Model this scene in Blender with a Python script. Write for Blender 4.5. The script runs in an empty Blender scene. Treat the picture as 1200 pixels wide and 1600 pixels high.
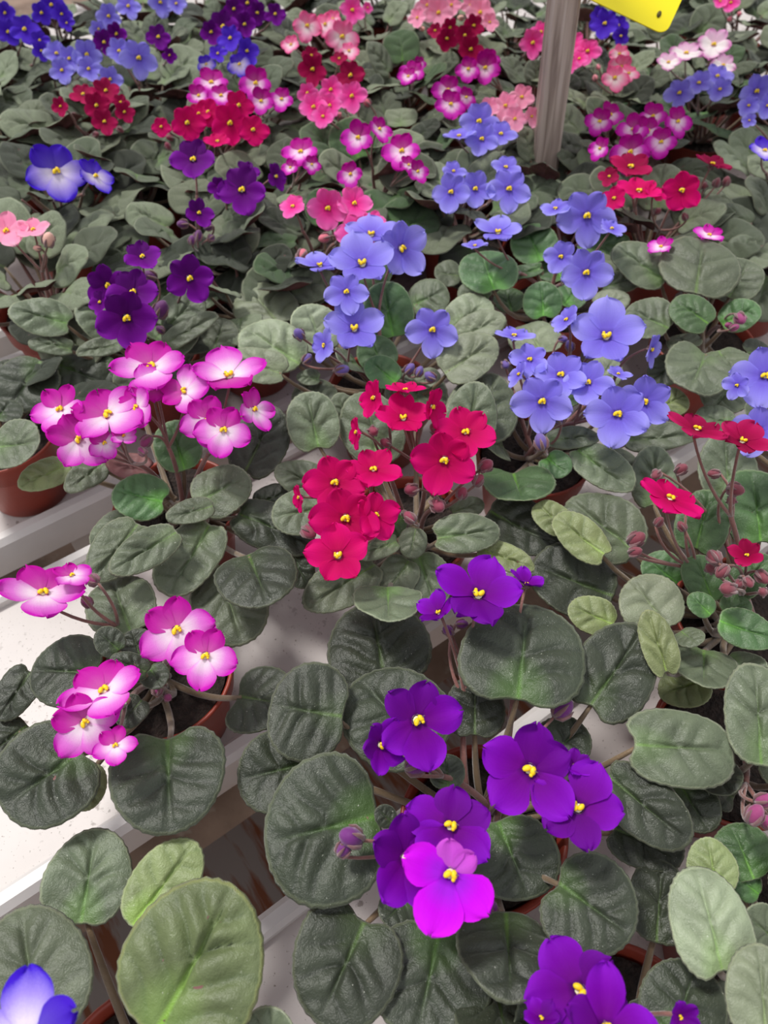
import bpy, math, random
from mathutils import Vector, Matrix, noise

# ------------------------------------------------------------------ camera
S = bpy.context.scene
COL = S.collection
CAM_H, PITCH, FPX = 0.50, math.radians(52), 1155.0
cd = bpy.data.cameras.new('camera'); cam = bpy.data.objects.new('camera', cd); COL.objects.link(cam)
cam.location = (0, 0, CAM_H); cam.rotation_euler = (math.pi/2 - PITCH, 0, 0)
cd.sensor_fit = 'VERTICAL'; cd.sensor_height = 36; cd.sensor_width = 27; cd.lens = FPX/1600*36
cd.clip_start = 0.01; cd.clip_end = 60
cd.dof.use_dof = True; cd.dof.focus_distance = 0.42; cd.dof.aperture_fstop = 10.5
S.camera = cam

# ------------------------------------------------------------------ light
w = bpy.data.worlds.new('overcast_sky'); S.world = w; w.use_nodes = True
nt = w.node_tree; bg = nt.nodes['Background']
tc = nt.nodes.new('ShaderNodeTexCoord'); sp = nt.nodes.new('ShaderNodeSeparateXYZ')
rp = nt.nodes.new('ShaderNodeValToRGB')
nt.links.new(tc.outputs['Generated'], sp.inputs[0]); nt.links.new(sp.outputs['Z'], rp.inputs['Fac'])
e = rp.color_ramp.elements
e[0].position = 0.0; e[0].color = (0.22, 0.22, 0.22, 1)
e[1].position = 1.0; e[1].color = (1.0, 1.0, 1.02, 1)
k = rp.color_ramp.elements.new(0.45); k.color = (0.72, 0.73, 0.75, 1)
nt.links.new(rp.outputs['Color'], bg.inputs['Color']); bg.inputs['Strength'].default_value = 0.86
sd = bpy.data.lights.new('sun', 'SUN'); sun = bpy.data.objects.new('sun', sd); COL.objects.link(sun)
sd.energy = 2.3; sd.angle = math.radians(11); sd.color = (1.0, 0.97, 0.92)
sun.rotation_euler = Vector((0.42, -0.30, -1.0)).to_track_quat('-Z', 'Y').to_euler()
sun.location = (-1, 1, 3)
vs = S.view_settings
vs.view_transform = 'Standard'; vs.look = 'None'; vs.gamma = 1; vs.exposure = 0.2; vs.use_curve_mapping = False

# ------------------------------------------------------------------ projection helpers
CP, SP = math.cos(PITCH), math.sin(PITCH)
CAM = Vector((0, 0, CAM_H)); FW = Vector((0, CP, -SP)); DN = Vector((0, -SP, -CP)); RT = Vector((1, 0, 0))
def ray(u, v): return FW + RT*((u-600)/FPX) + DN*((v-800)/FPX)
def at(u, v, z):
    r = ray(u, v); return CAM + r*((CAM_H-z)/(-r.z))
def depth(P): return (P-CAM).dot(FW)

# ------------------------------------------------------------------ materials
def lin(r, g, b):
    f = lambda c: (c/255/12.92 if c <= 10 else ((c/255+.055)/1.055)**2.4)
    return (f(r), f(g), f(b), 1)
class N:
    def __init__(s, name):
        s.m = bpy.data.materials.new(name); s.m.use_nodes = True; s.t = s.m.node_tree
        s.b = s.t.nodes['Principled BSDF']; s.out = s.t.nodes['Material Output']
    def n(s, typ, **kw):
        x = s.t.nodes.new(typ)
        for k_, v_ in kw.items(): setattr(x, k_, v_)
        return x
    def put(s, sock, v):
        if isinstance(v, (int, float, tuple)): sock.default_value = v
        else: s.t.links.new(v, sock)
    def math(s, op, a, b=0.0, clamp=False):
        x = s.n('ShaderNodeMath', operation=op, use_clamp=clamp); s.put(x.inputs[0], a); s.put(x.inputs[1], b); return x.outputs[0]
    def mix(s, f, a, b, mode='MIX'):
        x = s.n('ShaderNodeMix', data_type='RGBA', blend_type=mode)
        s.put(x.inputs[0], f); s.put(x.inputs[6], a); s.put(x.inputs[7], b); return x.outputs[2]
    def ramp(s, f, *stops):
        x = s.n('ShaderNodeValToRGB'); el = x.color_ramp.elements
        while len(el) < len(stops): el.new(0.5)
        for q, (p, c) in zip(el, stops): q.position = p; q.color = c if isinstance(c, tuple) else (c, c, c, 1)
        s.put(x.inputs[0], f); return x.outputs[0]
    def noise(s, scale, detail=3, vec=None, dist=0):
        x = s.n('ShaderNodeTexNoise'); x.inputs['Scale'].default_value = scale; x.inputs['Detail'].default_value = detail
        x.inputs['Distortion'].default_value = dist
        if vec is not None: s.put(x.inputs['Vector'], vec)
        return x.outputs['Fac']
    def bump(s, h, strength, dist):
        x = s.n('ShaderNodeBump'); x.inputs['Strength'].default_value = strength; x.inputs['Distance'].default_value = dist
        s.put(x.inputs['Height'], h); s.t.links.new(x.outputs[0], s.b.inputs['Normal'])
    def set(s, **kw):
        for k_, v_ in kw.items(): s.put(s.b.inputs[k_.replace('_', ' ')], v_)
    def uv(s, name):
        x = s.n('ShaderNodeUVMap', uv_map=name); y = s.n('ShaderNodeSeparateXYZ'); s.t.links.new(x.outputs[0], y.inputs[0])
        return y.outputs[0], y.outputs[1]
    def objvec(s):
        # object coordinates pushed apart by a random number per object
        a = s.n('ShaderNodeTexCoord').outputs['Object']; r = s.n('ShaderNodeObjectInfo').outputs['Random']
        c = s.n('ShaderNodeVectorMath', operation='ADD'); cmb = s.n('ShaderNodeCombineXYZ')
        s.put(cmb.inputs[0], s.math('MULTIPLY', r, 7.0)); s.put(cmb.inputs[1], s.math('MULTIPLY', r, 13.0))
        s.t.links.new(a, c.inputs[0]); s.t.links.new(cmb.outputs[0], c.inputs[1]); return c.outputs[0], r

def leaf_mat(name, base, vein, rim, mid, midk=1.0):
    s = N(name); X, Y = s.uv('leaf'); R, V = s.uv('vein'); vec, rnd = s.objvec()
    c = s.mix(s.ramp(s.noise(55, 3, vec), (0.3, 0.0), (0.75, 1.0)), tuple(q*.72 for q in base[:3])+(1,), tuple(min(1, q*1.25) for q in base[:3])+(1,))
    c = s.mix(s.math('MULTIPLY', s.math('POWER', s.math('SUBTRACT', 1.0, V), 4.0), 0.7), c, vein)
    ay = s.math('ABSOLUTE', s.math('SUBTRACT', Y, 0.5))
    rib = s.math('SUBTRACT', 1.0, s.math('DIVIDE', ay, s.math('ADD', 0.012, s.math('MULTIPLY', s.math('SUBTRACT', 1.0, X), 0.022))), True)
    along = s.math('POWER', s.math('SUBTRACT', 1.0, X, True), 1.6)
    c = s.mix(s.math('MULTIPLY', s.math('MULTIPLY', rib, along), .9*midk), c, mid)
    # fresh green blush around the point where the stalk joins
    dx = s.math('POWER', s.math('MULTIPLY', s.math('SUBTRACT', X, .1), 2.6), 2.0); dy = s.math('POWER', s.math('MULTIPLY', ay, 3.6), 2.0)
    blush = s.math('SUBTRACT', 1.0, s.math('ADD', dx, dy), True)
    c = s.mix(s.math('MULTIPLY', s.math('MULTIPLY', blush, s.math('ADD', .05, rnd)), .40*midk), c, mid)
    c = s.mix(s.ramp(R, (0.93, 0.0), (0.995, .8)), c, rim)
    dust = s.ramp(s.noise(900, 2, vec), (0.70, 0.0), (0.76, .75))
    c = s.mix(s.math('MULTIPLY', dust, s.ramp(s.noise(60, 2, vec), (0.42, 0.0), (0.62, 1.0))), c, (0.55, 0.57, 0.48, 1))
    hsv = s.n('ShaderNodeHueSaturation'); s.put(hsv.inputs['Color'], c)
    s.put(hsv.inputs['Value'], s.math('ADD', .82, s.math('MULTIPLY', rnd, .42)))
    s.put(hsv.inputs['Hue'], s.math('ADD', .488, s.math('MULTIPLY', rnd, .02)))
    s.set(Base_Color=hsv.outputs[0], Roughness=.42, Sheen_Weight=.22, Sheen_Roughness=.4, Sheen_Tint=(.85, .9, .8, 1))
    s.b.inputs['Specular IOR Level'].default_value = .45
    h = s.math('ADD', s.math('MULTIPLY', s.noise(1500, 2, vec), .35), s.noise(260, 3, vec))
    s.bump(h, .7, .0011); return s.m
DK = lin(60, 74, 64)
LEAF = {
 'd': leaf_mat('dark_leaf', lin(51, 58, 44), lin(28, 35, 25), lin(112, 118, 94), lin(84, 124, 36), .8),
 'm': leaf_mat('grey_green_leaf', lin(92, 102, 80), lin(60, 71, 50), lin(156, 162, 134), lin(104, 146, 56), .8),
 'l': leaf_mat('pale_grey_leaf', lin(130, 140, 114), lin(98, 108, 82), lin(176, 184, 150), lin(130, 165, 80), .8),
 'y': leaf_mat('yellow_green_leaf', lin(124, 136, 90), lin(88, 104, 60), lin(178, 186, 140), lin(150, 190, 70)),
 'g': leaf_mat('fresh_green_leaf', lin(70, 100, 60), lin(48, 76, 40), lin(140, 160, 118), lin(104, 170, 46)),
 's': leaf_mat('variegated_leaf', lin(98, 110, 72), lin(64, 80, 46), lin(160, 166, 104), lin(130, 176, 60), 1.2),
}
def simple(name, col, rough=.6, var=.25, scale=80, bump=0, bs=300, bd=.001, **kw):
    s = N(name); vec, rnd = s.objvec()
    f = s.ramp(s.noise(scale, 4, vec), (.3, 0.0), (.7, 1.0))
    c = s.mix(f, tuple(q*(1-var) for q in col[:3])+(1,), tuple(min(1, q*(1+var)) for q in col[:3])+(1,))
    s.set(Base_Color=c, Roughness=rough, **kw)
    if bump: s.bump(s.noise(bs, 3, vec), bump, bd)
    return s.m
M = {}
M['under'] = simple('leaf_underside', lin(126, 84, 82), .6, .3, 60, .3)
M['stalk'] = simple('hairy_stalk', lin(128, 84, 76), .55, .3, 90, .4, 900, Sheen_Weight=.5)
M['gstalk'] = simple('green_brown_leaf_stalk', lin(112, 92, 66), .55, .3, 60, .4, 900, Sheen_Weight=.5)
M['calyx'] = simple('calyx', lin(120, 78, 82), .6, .3, 300, .4, 900, Sheen_Weight=.6)
M['yellow'] = simple('anther_yellow', lin(245, 205, 20), .5, .1, 400)
M['cream'] = simple('filament_cream', lin(235, 225, 190), .5, .1, 400)
M['pot'] = simple('terracotta_plastic', lin(146, 58, 42), .42, .10, 20, .1)
M['soil'] = simple('dark_peat', lin(42, 32, 27), .9, .6, 260, .9, 420, .004)

def petal_mat(name, inner, outer, edge, upper=None, upk=0.0, throat=None, th=.22):
    """inner/outer/edge along the petal, another tint on the two upper petals, a dark or pale throat"""
    s = N(name); Sx, T = s.uv('petal'); UP, RR = s.uv('kind'); vec, rnd = s.objvec()
    at_ = s.math('ABSOLUTE', s.math('MULTIPLY', s.math('SUBTRACT', T, .5), 2.0))
    rad = s.math('ADD', Sx, s.math('MULTIPLY', s.math('POWER', at_, 2.5), .28))
    rad = s.math('ADD', rad, s.math('MULTIPLY', s.math('SUBTRACT', s.noise(90, 2, vec), .5), .16))
    c = s.ramp(rad, (0.0, inner), (.30, inner), (.64, outer), (1.0, edge))
    if upper: c = s.mix(s.math('MULTIPLY', UP, upk), c, upper)
    if throat: c = s.mix(s.ramp(Sx, (th*.35, 1.0), (th, 0.0)), c, throat)
    # fine streaks along each petal
    cm = s.n('ShaderNodeCombineXYZ'); s.put(cm.inputs[0], s.math('MULTIPLY', Sx, 1.2)); s.put(cm.inputs[1], s.math('MULTIPLY', T, 14.0)); s.put(cm.inputs[2], rnd)
    st = s.noise(1.6, 3, cm.outputs[0]); hs = s.n('ShaderNodeHueSaturation'); s.put(hs.inputs['Color'], c)
    s.put(hs.inputs['Value'], s.math('ADD', .88, s.math('ADD', s.math('MULTIPLY', rnd, .12), s.math('MULTIPLY', st, .16))))
    s.set(Base_Color=hs.outputs[0], Roughness=.6)
    s.b.inputs['Specular IOR Level'].default_value = .12
    s.bump(s.math('ADD', s.math('MULTIPLY', s.noise(1400, 2, vec), .4), st), .3, .0006)
    tr = s.n('ShaderNodeBsdfTranslucent'); s.t.links.new(hs.outputs[0], tr.inputs[0])
    mx = s.n('ShaderNodeMixShader'); mx.inputs[0].default_value = .25
    s.t.links.new(s.b.outputs[0], mx.inputs[1]); s.t.links.new(tr.outputs[0], mx.inputs[2]); s.t.links.new(mx.outputs[0], s.out.inputs[0])
    return s.m
PET = {
 'P': petal_mat('violet_petal', lin(112, 0, 140), lin(124, 0, 170), lin(140, 20, 200), lin(88, 0, 118), .6, lin(70, 0, 90)),
 'D': petal_mat('dark_violet_petal', lin(96, 0, 118), lin(110, 4, 138), lin(132, 26, 165), lin(66, 0, 84), .65, lin(48, 0, 60)),
 'F': petal_mat('fuchsia_petal', lin(170, 30, 225), lin(208, 4, 236), lin(222, 20, 242), lin(204, 96, 205), .75, lin(110, 0, 170)),
 'R': petal_mat('crimson_petal', lin(190, 0, 84), lin(212, 0, 104), lin(224, 10, 120), lin(196, 0, 88), .6, lin(140, 0, 62)),
 'K': petal_mat('dark_crimson_petal', lin(150, 0, 62), lin(168, 4, 76), lin(184, 26, 92), lin(126, 0, 52), .6, lin(90, 0, 42)),
 'B': petal_mat('periwinkle_petal', lin(122, 104, 222), lin(146, 136, 238), lin(166, 160, 246), lin(118, 100, 220), .55, lin(78, 56, 165)),
 'I': petal_mat('indigo_petal', lin(70, 24, 186), lin(84, 46, 208), lin(98, 62, 222), lin(56, 18, 156), .5, lin(46, 8, 120)),
 'W': petal_mat('indigo_petal_white_heart', lin(232, 220, 250), lin(168, 146, 240), lin(70, 32, 215), lin(68, 26, 195), .9, lin(90, 50, 200), .14),
 'M': petal_mat('magenta_petal_white_heart', lin(250, 226, 246), lin(232, 128, 222), lin(210, 30, 190), lin(196, 8, 160), .88, lin(170, 10, 140), .14),
 'N': petal_mat('deep_magenta_petal_pale_heart', lin(250, 214, 242), lin(216, 60, 196), lin(190, 4, 160), lin(172, 0, 132), .9, lin(140, 0, 110), .14),
 'H': petal_mat('hot_pink_petal', lin(246, 56, 158), lin(252, 92, 184), lin(254, 124, 200), lin(238, 44, 146), .5, lin(196, 20, 100)),
 'L': petal_mat('pale_pink_petal', lin(252, 166, 200), lin(254, 160, 198), lin(255, 185, 212), lin(250, 126, 174), .5, lin(226, 60, 120), .18),
 'J': petal_mat('pink_petal_white_heart', lin(255, 230, 238), lin(254, 165, 205), lin(246, 96, 160), lin(246, 96, 160), .75, lin(206, 40, 110), .2),
 'Q': petal_mat('white_petal_pink_edge', lin(252, 244, 246), lin(250, 236, 244), lin(226, 140, 205), lin(230, 165, 215), .6, lin(190, 90, 150), .18),
}
BUDCOL = {'P': (110, 20, 120), 'D': (100, 25, 105), 'F': (150, 50, 150), 'R': (140, 40, 72), 'K': (128, 50, 66), 'B': (104, 80, 160),
          'I': (80, 40, 150), 'W': (100, 70, 160), 'M': (150, 50, 110), 'N': (140, 40, 100), 'H': (220, 110, 130), 'L': (240, 180, 165), 'J': (232, 130, 150), 'Q': (210, 150, 170)}
BUDMAT = {k_: simple('bud_' + PET[k_].name, lin(*c), .5, .25, 300, .3, 900, Sheen_Weight=.4) for k_, c in BUDCOL.items()}

# ------------------------------------------------------------------ mesh helpers
def mesh_of(name, verts, faces, mats, mi=None, uvs=None, smooth=True):
    me = bpy.data.meshes.new(name); me.from_pydata(verts, [], faces)
    for m in mats: me.materials.append(m)
    if mi: me.polygons.foreach_set('material_index', mi)
    if uvs:
        li = [0]*len(me.loops); me.loops.foreach_get('vertex_index', li)
        for un, data in uvs.items():
            l = me.uv_layers.new(name=un); fl = [0.0]*(2*len(li))
            for q, vi in enumerate(li): fl[2*q], fl[2*q+1] = data[vi]
            l.data.foreach_set('uv', fl)
    if smooth: me.polygons.foreach_set('use_smooth', [True]*len(me.polygons))
    me.update(); return me
def add(name, me, parent=None, world=None):
    o = bpy.data.objects.new(name, me); COL.objects.link(o)
    if parent is not None: o.parent = parent
    if world is not None: o.matrix_basis = world
    return o
def tag(o, label=None, cat=None, group=None, kind=None):
    for k_, v_ in (('label', label), ('category', cat), ('group', group), ('kind', kind)):
        if v_: o[k_] = v_
    return o
class MB:
    def __init__(s): s.v = []; s.f = []; s.mi = []
    def tube(s, pts, radii, mi=0, n=7):
        pts = [Vector(p) for p in pts]; base = len(s.v); ref = None
        for i, p in enumerate(pts):
            d = (pts[min(i+1, len(pts)-1)] - pts[max(i-1, 0)]).normalized()
            if ref is None: ref = d.orthogonal().normalized()
            ref = (ref - d*ref.dot(d)).normalized(); b = d.cross(ref); r = radii[i] if isinstance(radii, (list, tuple)) else radii
            for j in range(n):
                a = 2*math.pi*j/n; s.v.append(p + ref*(r*math.cos(a)) + b*(r*math.sin(a)))
        for i in range(len(pts)-1):
            for j in range(n):
                a, b = base+i*n+j, base+i*n+(j+1) % n; s.f.append((a, b, b+n, a+n)); s.mi.append(mi)
        s.f.append(tuple(base+j for j in reversed(range(n)))); s.mi.append(mi)
        s.f.append(tuple(base+(len(pts)-1)*n+j for j in range(n))); s.mi.append(mi)
    def lathe(s, prof, c=(0, 0, 0), n=32, mi=0, cap=True):
        base = len(s.v); c = Vector(c)
        for r, z in prof:
            for j in range(n):
                a = 2*math.pi*j/n; s.v.append(c + Vector((r*math.cos(a), r*math.sin(a), z)))
        for i in range(len(prof)-1):
            for j in range(n):
                a, b = base+i*n+j, base+i*n+(j+1) % n; s.f.append((a, b, b+n, a+n)); s.mi.append(mi)
        if cap:
            s.f.append(tuple(base+j for j in reversed(range(n)))); s.mi.append(mi)
            s.f.append(tuple(base+(len(prof)-1)*n+j for j in range(n))); s.mi.append(mi)
    def ball(s, c, rx, ry, rz, mi=0, n=10, m=7, rot=None):
        base = len(s.v); c = Vector(c)
        for i in range(m+1):
            ph = math.pi*i/m
            for j in range(n):
                a = 2*math.pi*j/n; q = Vector((rx*math.sin(ph)*math.cos(a), ry*math.sin(ph)*math.sin(a), rz*math.cos(ph)))
                if rot: q = rot @ q
                s.v.append(c+q)
        for i in range(m):
            for j in range(n):
                a, b = base+i*n+j, base+i*n+(j+1) % n; s.f.append((a, a+n, b+n, b)); s.mi.append(mi)
    def prism(s, prof, y0, y1, mi=0):
        """profile of (x, z) points swept along y"""
        base = len(s.v); n = len(prof)
        for y in (y0, y1):
            for x, z in prof: s.v.append(Vector((x, y, z)))
        for j in range(n):
            a, b = base+j, base+(j+1) % n; s.f.append((a, b, b+n, a+n)); s.mi.append(mi)
        s.f.append(tuple(base+j for j in reversed(range(n)))); s.mi.append(mi)
        s.f.append(tuple(base+n+j for j in range(n))); s.mi.append(mi)
    def build(s, name, mats, smooth=True): return mesh_of(name, s.v, s.f, mats, s.mi, None, smooth)
def bez(a, b, c, n=8):
    return [a*(1-t)**2 + b*(2*t*(1-t)) + c*t*t for t in [i/n for i in range(n+1)]]

def leaf_mesh(L, W, seed, tone='m', hi=True, notch=.10, cup=.10, droop=.12, wave=.018, quilt=.034):
    """one blade, base at -X, tip at +X, with a thin underside sharing the rim"""
    rnd = random.Random(seed); nr, ns = (17, 64) if hi else (11, 40)
    nv = rnd.uniform(3.3, 4.7); ph = rnd.random(); egg = rnd.uniform(.02, .16); skew = rnd.uniform(-.07, .07)
    w1, w2, w3 = rnd.uniform(0, 6.28), rnd.uniform(0, 6.28), rnd.uniform(0, 6.28); fold = rnd.uniform(-.03, .07)
    pw = rnd.uniform(.86, 1.0); cren = rnd.uniform(24, 30)
    V, U1, U2, F, MI = [], [], [], [], []
    def pt(r, th):
        c, s_ = math.cos(th), math.sin(th)
        x = .5*math.copysign(abs(c)**pw, c); y = .5*math.copysign(abs(s_)**pw, s_)*(1-egg*c*1.1)
        dth = abs((th-math.pi+math.pi) % (2*math.pi)-math.pi)
        x += notch*math.exp(-(dth/.26)**2)
        k_ = 1+.012*math.sin(cren*th)*r**6 + .02*math.sin(2*th+w1)
        x, y = x*r*k_, y*r*k_
        y += skew*x*r
        ay = abs(y)
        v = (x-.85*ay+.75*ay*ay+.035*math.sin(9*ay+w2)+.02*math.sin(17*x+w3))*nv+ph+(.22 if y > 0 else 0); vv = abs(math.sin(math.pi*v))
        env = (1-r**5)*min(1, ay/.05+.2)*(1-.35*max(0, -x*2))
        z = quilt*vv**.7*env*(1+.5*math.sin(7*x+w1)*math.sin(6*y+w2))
        z -= .030*math.exp(-(y/.026)**2)*(1-r**6)
        z += cup*(x*x*.7+y*y)-droop*max(0, x+.05)**2 + fold*ay
        z += wave*r*r*(math.sin(3*th+w2)+.6*math.sin(5*th+w3))*.6
        z -= .05*max(0, r-.86)**2*20*.5
        return x, y, z, vv
    V.append(None); c0 = pt(0, 0); V[0] = (c0[0]*L, c0[1]*W, c0[2]*L); U1.append((.5, .5)); U2.append((0, c0[3]))
    rr = [(i/nr)**.85 for i in range(1, nr+1)]
    for r in rr:
        for j in range(ns):
            x, y, z, vv = pt(r, 2*math.pi*j/ns+math.pi/ns*0); V.append((x*L, y*W, z*L)); U1.append((x+.5, y+.5)); U2.append((r, vv))
    top = len(V)
    def R(i, j): return 1+i*ns+j % ns
    for j in range(ns): F.append((0, R(0, j), R(0, j+1))); MI.append(0)
    for i in range(nr-1):
        for j in range(ns): F.append((R(i, j), R(i+1, j), R(i+1, j+1), R(i, j+1))); MI.append(0)
    # underside: every other ring
    T = .030*L
    bi = list(range(0, nr-1, 2)); off = len(V)
    V.append((V[0][0], V[0][1], V[0][2]-T)); U1.append(U1[0]); U2.append(U2[0])
    for i in bi:
        for j in range(ns):
            q = V[R(i, j)]; V.append((q[0], q[1], q[2]-T*(1-rr[i]**6))); U1.append(U1[R(i, j)]); U2.append(U2[R(i, j)])
    def Q(i, j): return off+1+i*ns+j % ns
    for j in range(ns): F.append((off, Q(0, j+1), Q(0, j))); MI.append(1)
    for i in range(len(bi)-1):
        for j in range(ns): F.append((Q(i, j), Q(i, j+1), Q(i+1, j+1), Q(i+1, j))); MI.append(1)
    for j in range(ns): F.append((Q(len(bi)-1, j), Q(len(bi)-1, j+1), R(nr-1, j+1), R(nr-1, j))); MI.append(1)
    return mesh_of('leaf', V, F, [LEAF[tone], M['under']], MI, {'leaf': U1, 'vein': U2})

def petal_geo(V, U1, U2, F, ang, ln, wd, up, cup, rnd, zoff, na=11, nb=9):
    base = len(V); ca, sa = math.cos(ang), math.sin(ang); w1 = rnd.uniform(0, 6.28); w2 = rnd.uniform(0, 6.28)
    rip = rnd.uniform(.018, .045); back = rnd.uniform(.0, .10); notch = rnd.uniform(-.02, .05)
    for i in range(na):
        s_ = math.sin(.5*math.pi*i/(na-1)); 
        if s_ > .56: h = math.sqrt(max(0, 1-((s_-.56)/.44)**2))
        else: q = s_/.56; h = .20+.80*(q*q*(3-2*q))
        if i == na-1: h = .10
        for j in range(nb):
            t = -1+2*j/(nb-1); x = ln*s_*(1+.04*math.sin(7*t+w1)*s_*s_ - notch*math.exp(-(t/.3)**2)*s_**6); y = wd/2*h*t
            z = zoff + cup*(s_**1.3)*ln*(1.0-.35*s_) - back*ln*max(0, s_-.55)**2*2 + rip*s_*s_*math.sin(4.2*t+w2) + .05*wd*t*t*s_ - .018*math.exp(-(t/.22)**2)*s_*(1-s_)*3
            z += rip*.5*math.sin(9*t+w1)*s_**5
            V.append((x*ca-y*sa, x*sa+y*ca, z)); U1.append((s_, (t+1)/2)); U2.append((up, rnd.random()*0+.5))
    for i in range(na-1):
        for j in range(nb-1):
            a = base+i*nb+j; F.append((a, a+nb, a+nb+1, a+1))
def flower_mesh(kind, seed, cup):
    rnd = random.Random(seed); V, U1, U2, F = [], [], [], []; D = math.radians
    j = lambda a: rnd.uniform(-a, a)
    ul = (.30, .27) if kind == 'F' else (.42, .37)
    petal_geo(V, U1, U2, F, D(60+j(6)), ul[0]+j(.03), ul[1]+j(.03), 1, cup+.05+j(.08), rnd, -.012)
    petal_geo(V, U1, U2, F, D(120+j(6)), ul[0]+j(.03), ul[1]+j(.03), 1, cup+.05+j(.08), rnd, -.006)
    petal_geo(V, U1, U2, F, D(192+j(6)), .49+j(.03), .43+j(.04), 0, cup+j(.1), rnd, .004)
    petal_geo(V, U1, U2, F, D(348+j(6)), .49+j(.03), .43+j(.04), 0, cup+j(.1), rnd, .008)
    petal_geo(V, U1, U2, F, D(270+j(8)), .50+j(.03), .47+j(.05), 0, cup+j(.1), rnd, .014)
    mi = [0]*len(F)
    # throat tube and calyx behind the petals
    mb = MB(); mb.lathe([(.02, -.12), (.045, -.10), (.05, -.05), (.07, -.005), (.065, .01)], n=10, cap=False)
    for q in range(5):
        a = D(36+72*q); d = Vector((math.cos(a), math.sin(a), 0))
        mb.tube([d*.03+Vector((0, 0, -.10)), d*.07+Vector((0, 0, -.07)), d*.12+Vector((0, 0, -.035))], [.018, .02, .004], n=5)
    b = len(V); V += [tuple(v) for v in mb.v]; U1 += [(.05, .5)]*len(mb.v); U2 += [(0, 0)]*len(mb.v)
    for f in mb.f: F.append(tuple(b+q for q in f)); mi.append(1)
    return mesh_of('flower', V, F, [PET[kind], M['calyx']], mi, {'petal': U1, 'kind': U2})
def stamen_mesh(seed):
    rnd = random.Random(seed); mb = MB()
    mb.lathe([(.052, -.01), (.05, .012), (.03, .024), (.0, .028)], n=12, mi=1, cap=False)
    for sx in (-1, 1):
        rot = Matrix.Rotation(sx*.5, 3, 'Z') @ Matrix.Rotation(sx*.35, 3, 'Y')
        mb.ball((sx*.030, .004+.01*sx, .052), .031, .046, .026, 0, rot=rot)
        mb.ball((sx*.040, -.030, .056), .020, .018, .018, 0)
    mb.tube([(0, 0, .02), (.02, .02, .06), (.07, .03, .085)], [.007, .006, .005], 2, 5)
    return mb.build('stamen', [M['yellow'], M['cream'], M['calyx']])
def bud_mesh(kind):
    mb = MB(); mb.lathe([(.0, -.5), (.16, -.47), (.30, -.30), (.36, -.05), (.34, .15), (.24, .36), (.10, .48), (0, .5)], n=14, mi=0, cap=False)
    for q in range(5):
        a = math.radians(72*q); d = Vector((math.cos(a), math.sin(a), 0))
        mb.tube([d*.05+Vector((0, 0, -.52)), d*.30+Vector((0, 0, -.36)), d*.40+Vector((0, 0, -.05)), d*.38+Vector((0, 0, .22))], [.07, .11, .09, .02], 1, 6)
    return mb.build('flower_bud', [BUDMAT[kind], M['calyx']])
FM = {k_: [flower_mesh(k_, 100*i+ord(k_), c) for i, c in enumerate((.14, .22, .30, .36, .75))] for k_ in PET}
SM = [stamen_mesh(i) for i in range(2)]
BM_ = {k_: bud_mesh(k_) for k_ in PET}
FARLEAF = {t: [leaf_mesh(1, random.Random(i*7+3).uniform(.82, 1.0), 50+i, t, False, cup=c, droop=d, quilt=.055, wave=.05) for i, (c, d) in
               enumerate(((.1, .1), (.25, .2), (.05, .3), (.3, .0), (-.15, .2), (.2, .35)))] for t in 'mldgy'}

# ------------------------------------------------------------------ the benches
ANG = math.radians(36); DA = Vector((math.cos(ANG), math.sin(ANG), 0)); DNm = Vector((-math.sin(ANG), math.cos(ANG), 0))
def off(P): return DNm.dot(P)
TRAYS = [(-.345, -.120), (-.115, .110), (.200, .428), (.468, .700), (.735, .975), (1.005, 1.245), (1.275, 1.590)]
def tray_mat():
    s = N('white_coated_tray'); g = s.n('ShaderNodeTexCoord').outputs['Object']
    c = s.mix(s.ramp(s.noise(9, 4, g), (.35, 0.0), (.7, 1.0)), lin(186, 178, 175), lin(206, 199, 196))
    c = s.mix(s.ramp(s.noise(420, 2, g), (.66, 0.0), (.72, .8)), c, lin(120, 108, 98))
    d = s.math('MULTIPLY', s.ramp(s.noise(160, 3, g), (.60, 0.0), (.66, 1.0)), s.ramp(s.noise(7, 2, g), (.50, 0.0), (.62, 1.0)))
    c = s.mix(d, c, lin(92, 76, 66)); s.set(Base_Color=c, Roughness=.42); return s.m
M['tray'] = tray_mat(); M['lip'] = simple('white_tray_edge', lin(214, 210, 208), .4, .07, 20)
YL = ['nearest to the camera, mostly below the picture', 'under the big dark-leaved violet in the foreground', 'running up from the lower left under the crimson violet',
      'with its raised rim showing beside the red pot at left', 'hidden under the middle rows of violets', 'under the rows of violets near the top',
      'farthest one, its white rim showing at the top left']
X0, X1 = -1.3, 2.9
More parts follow.
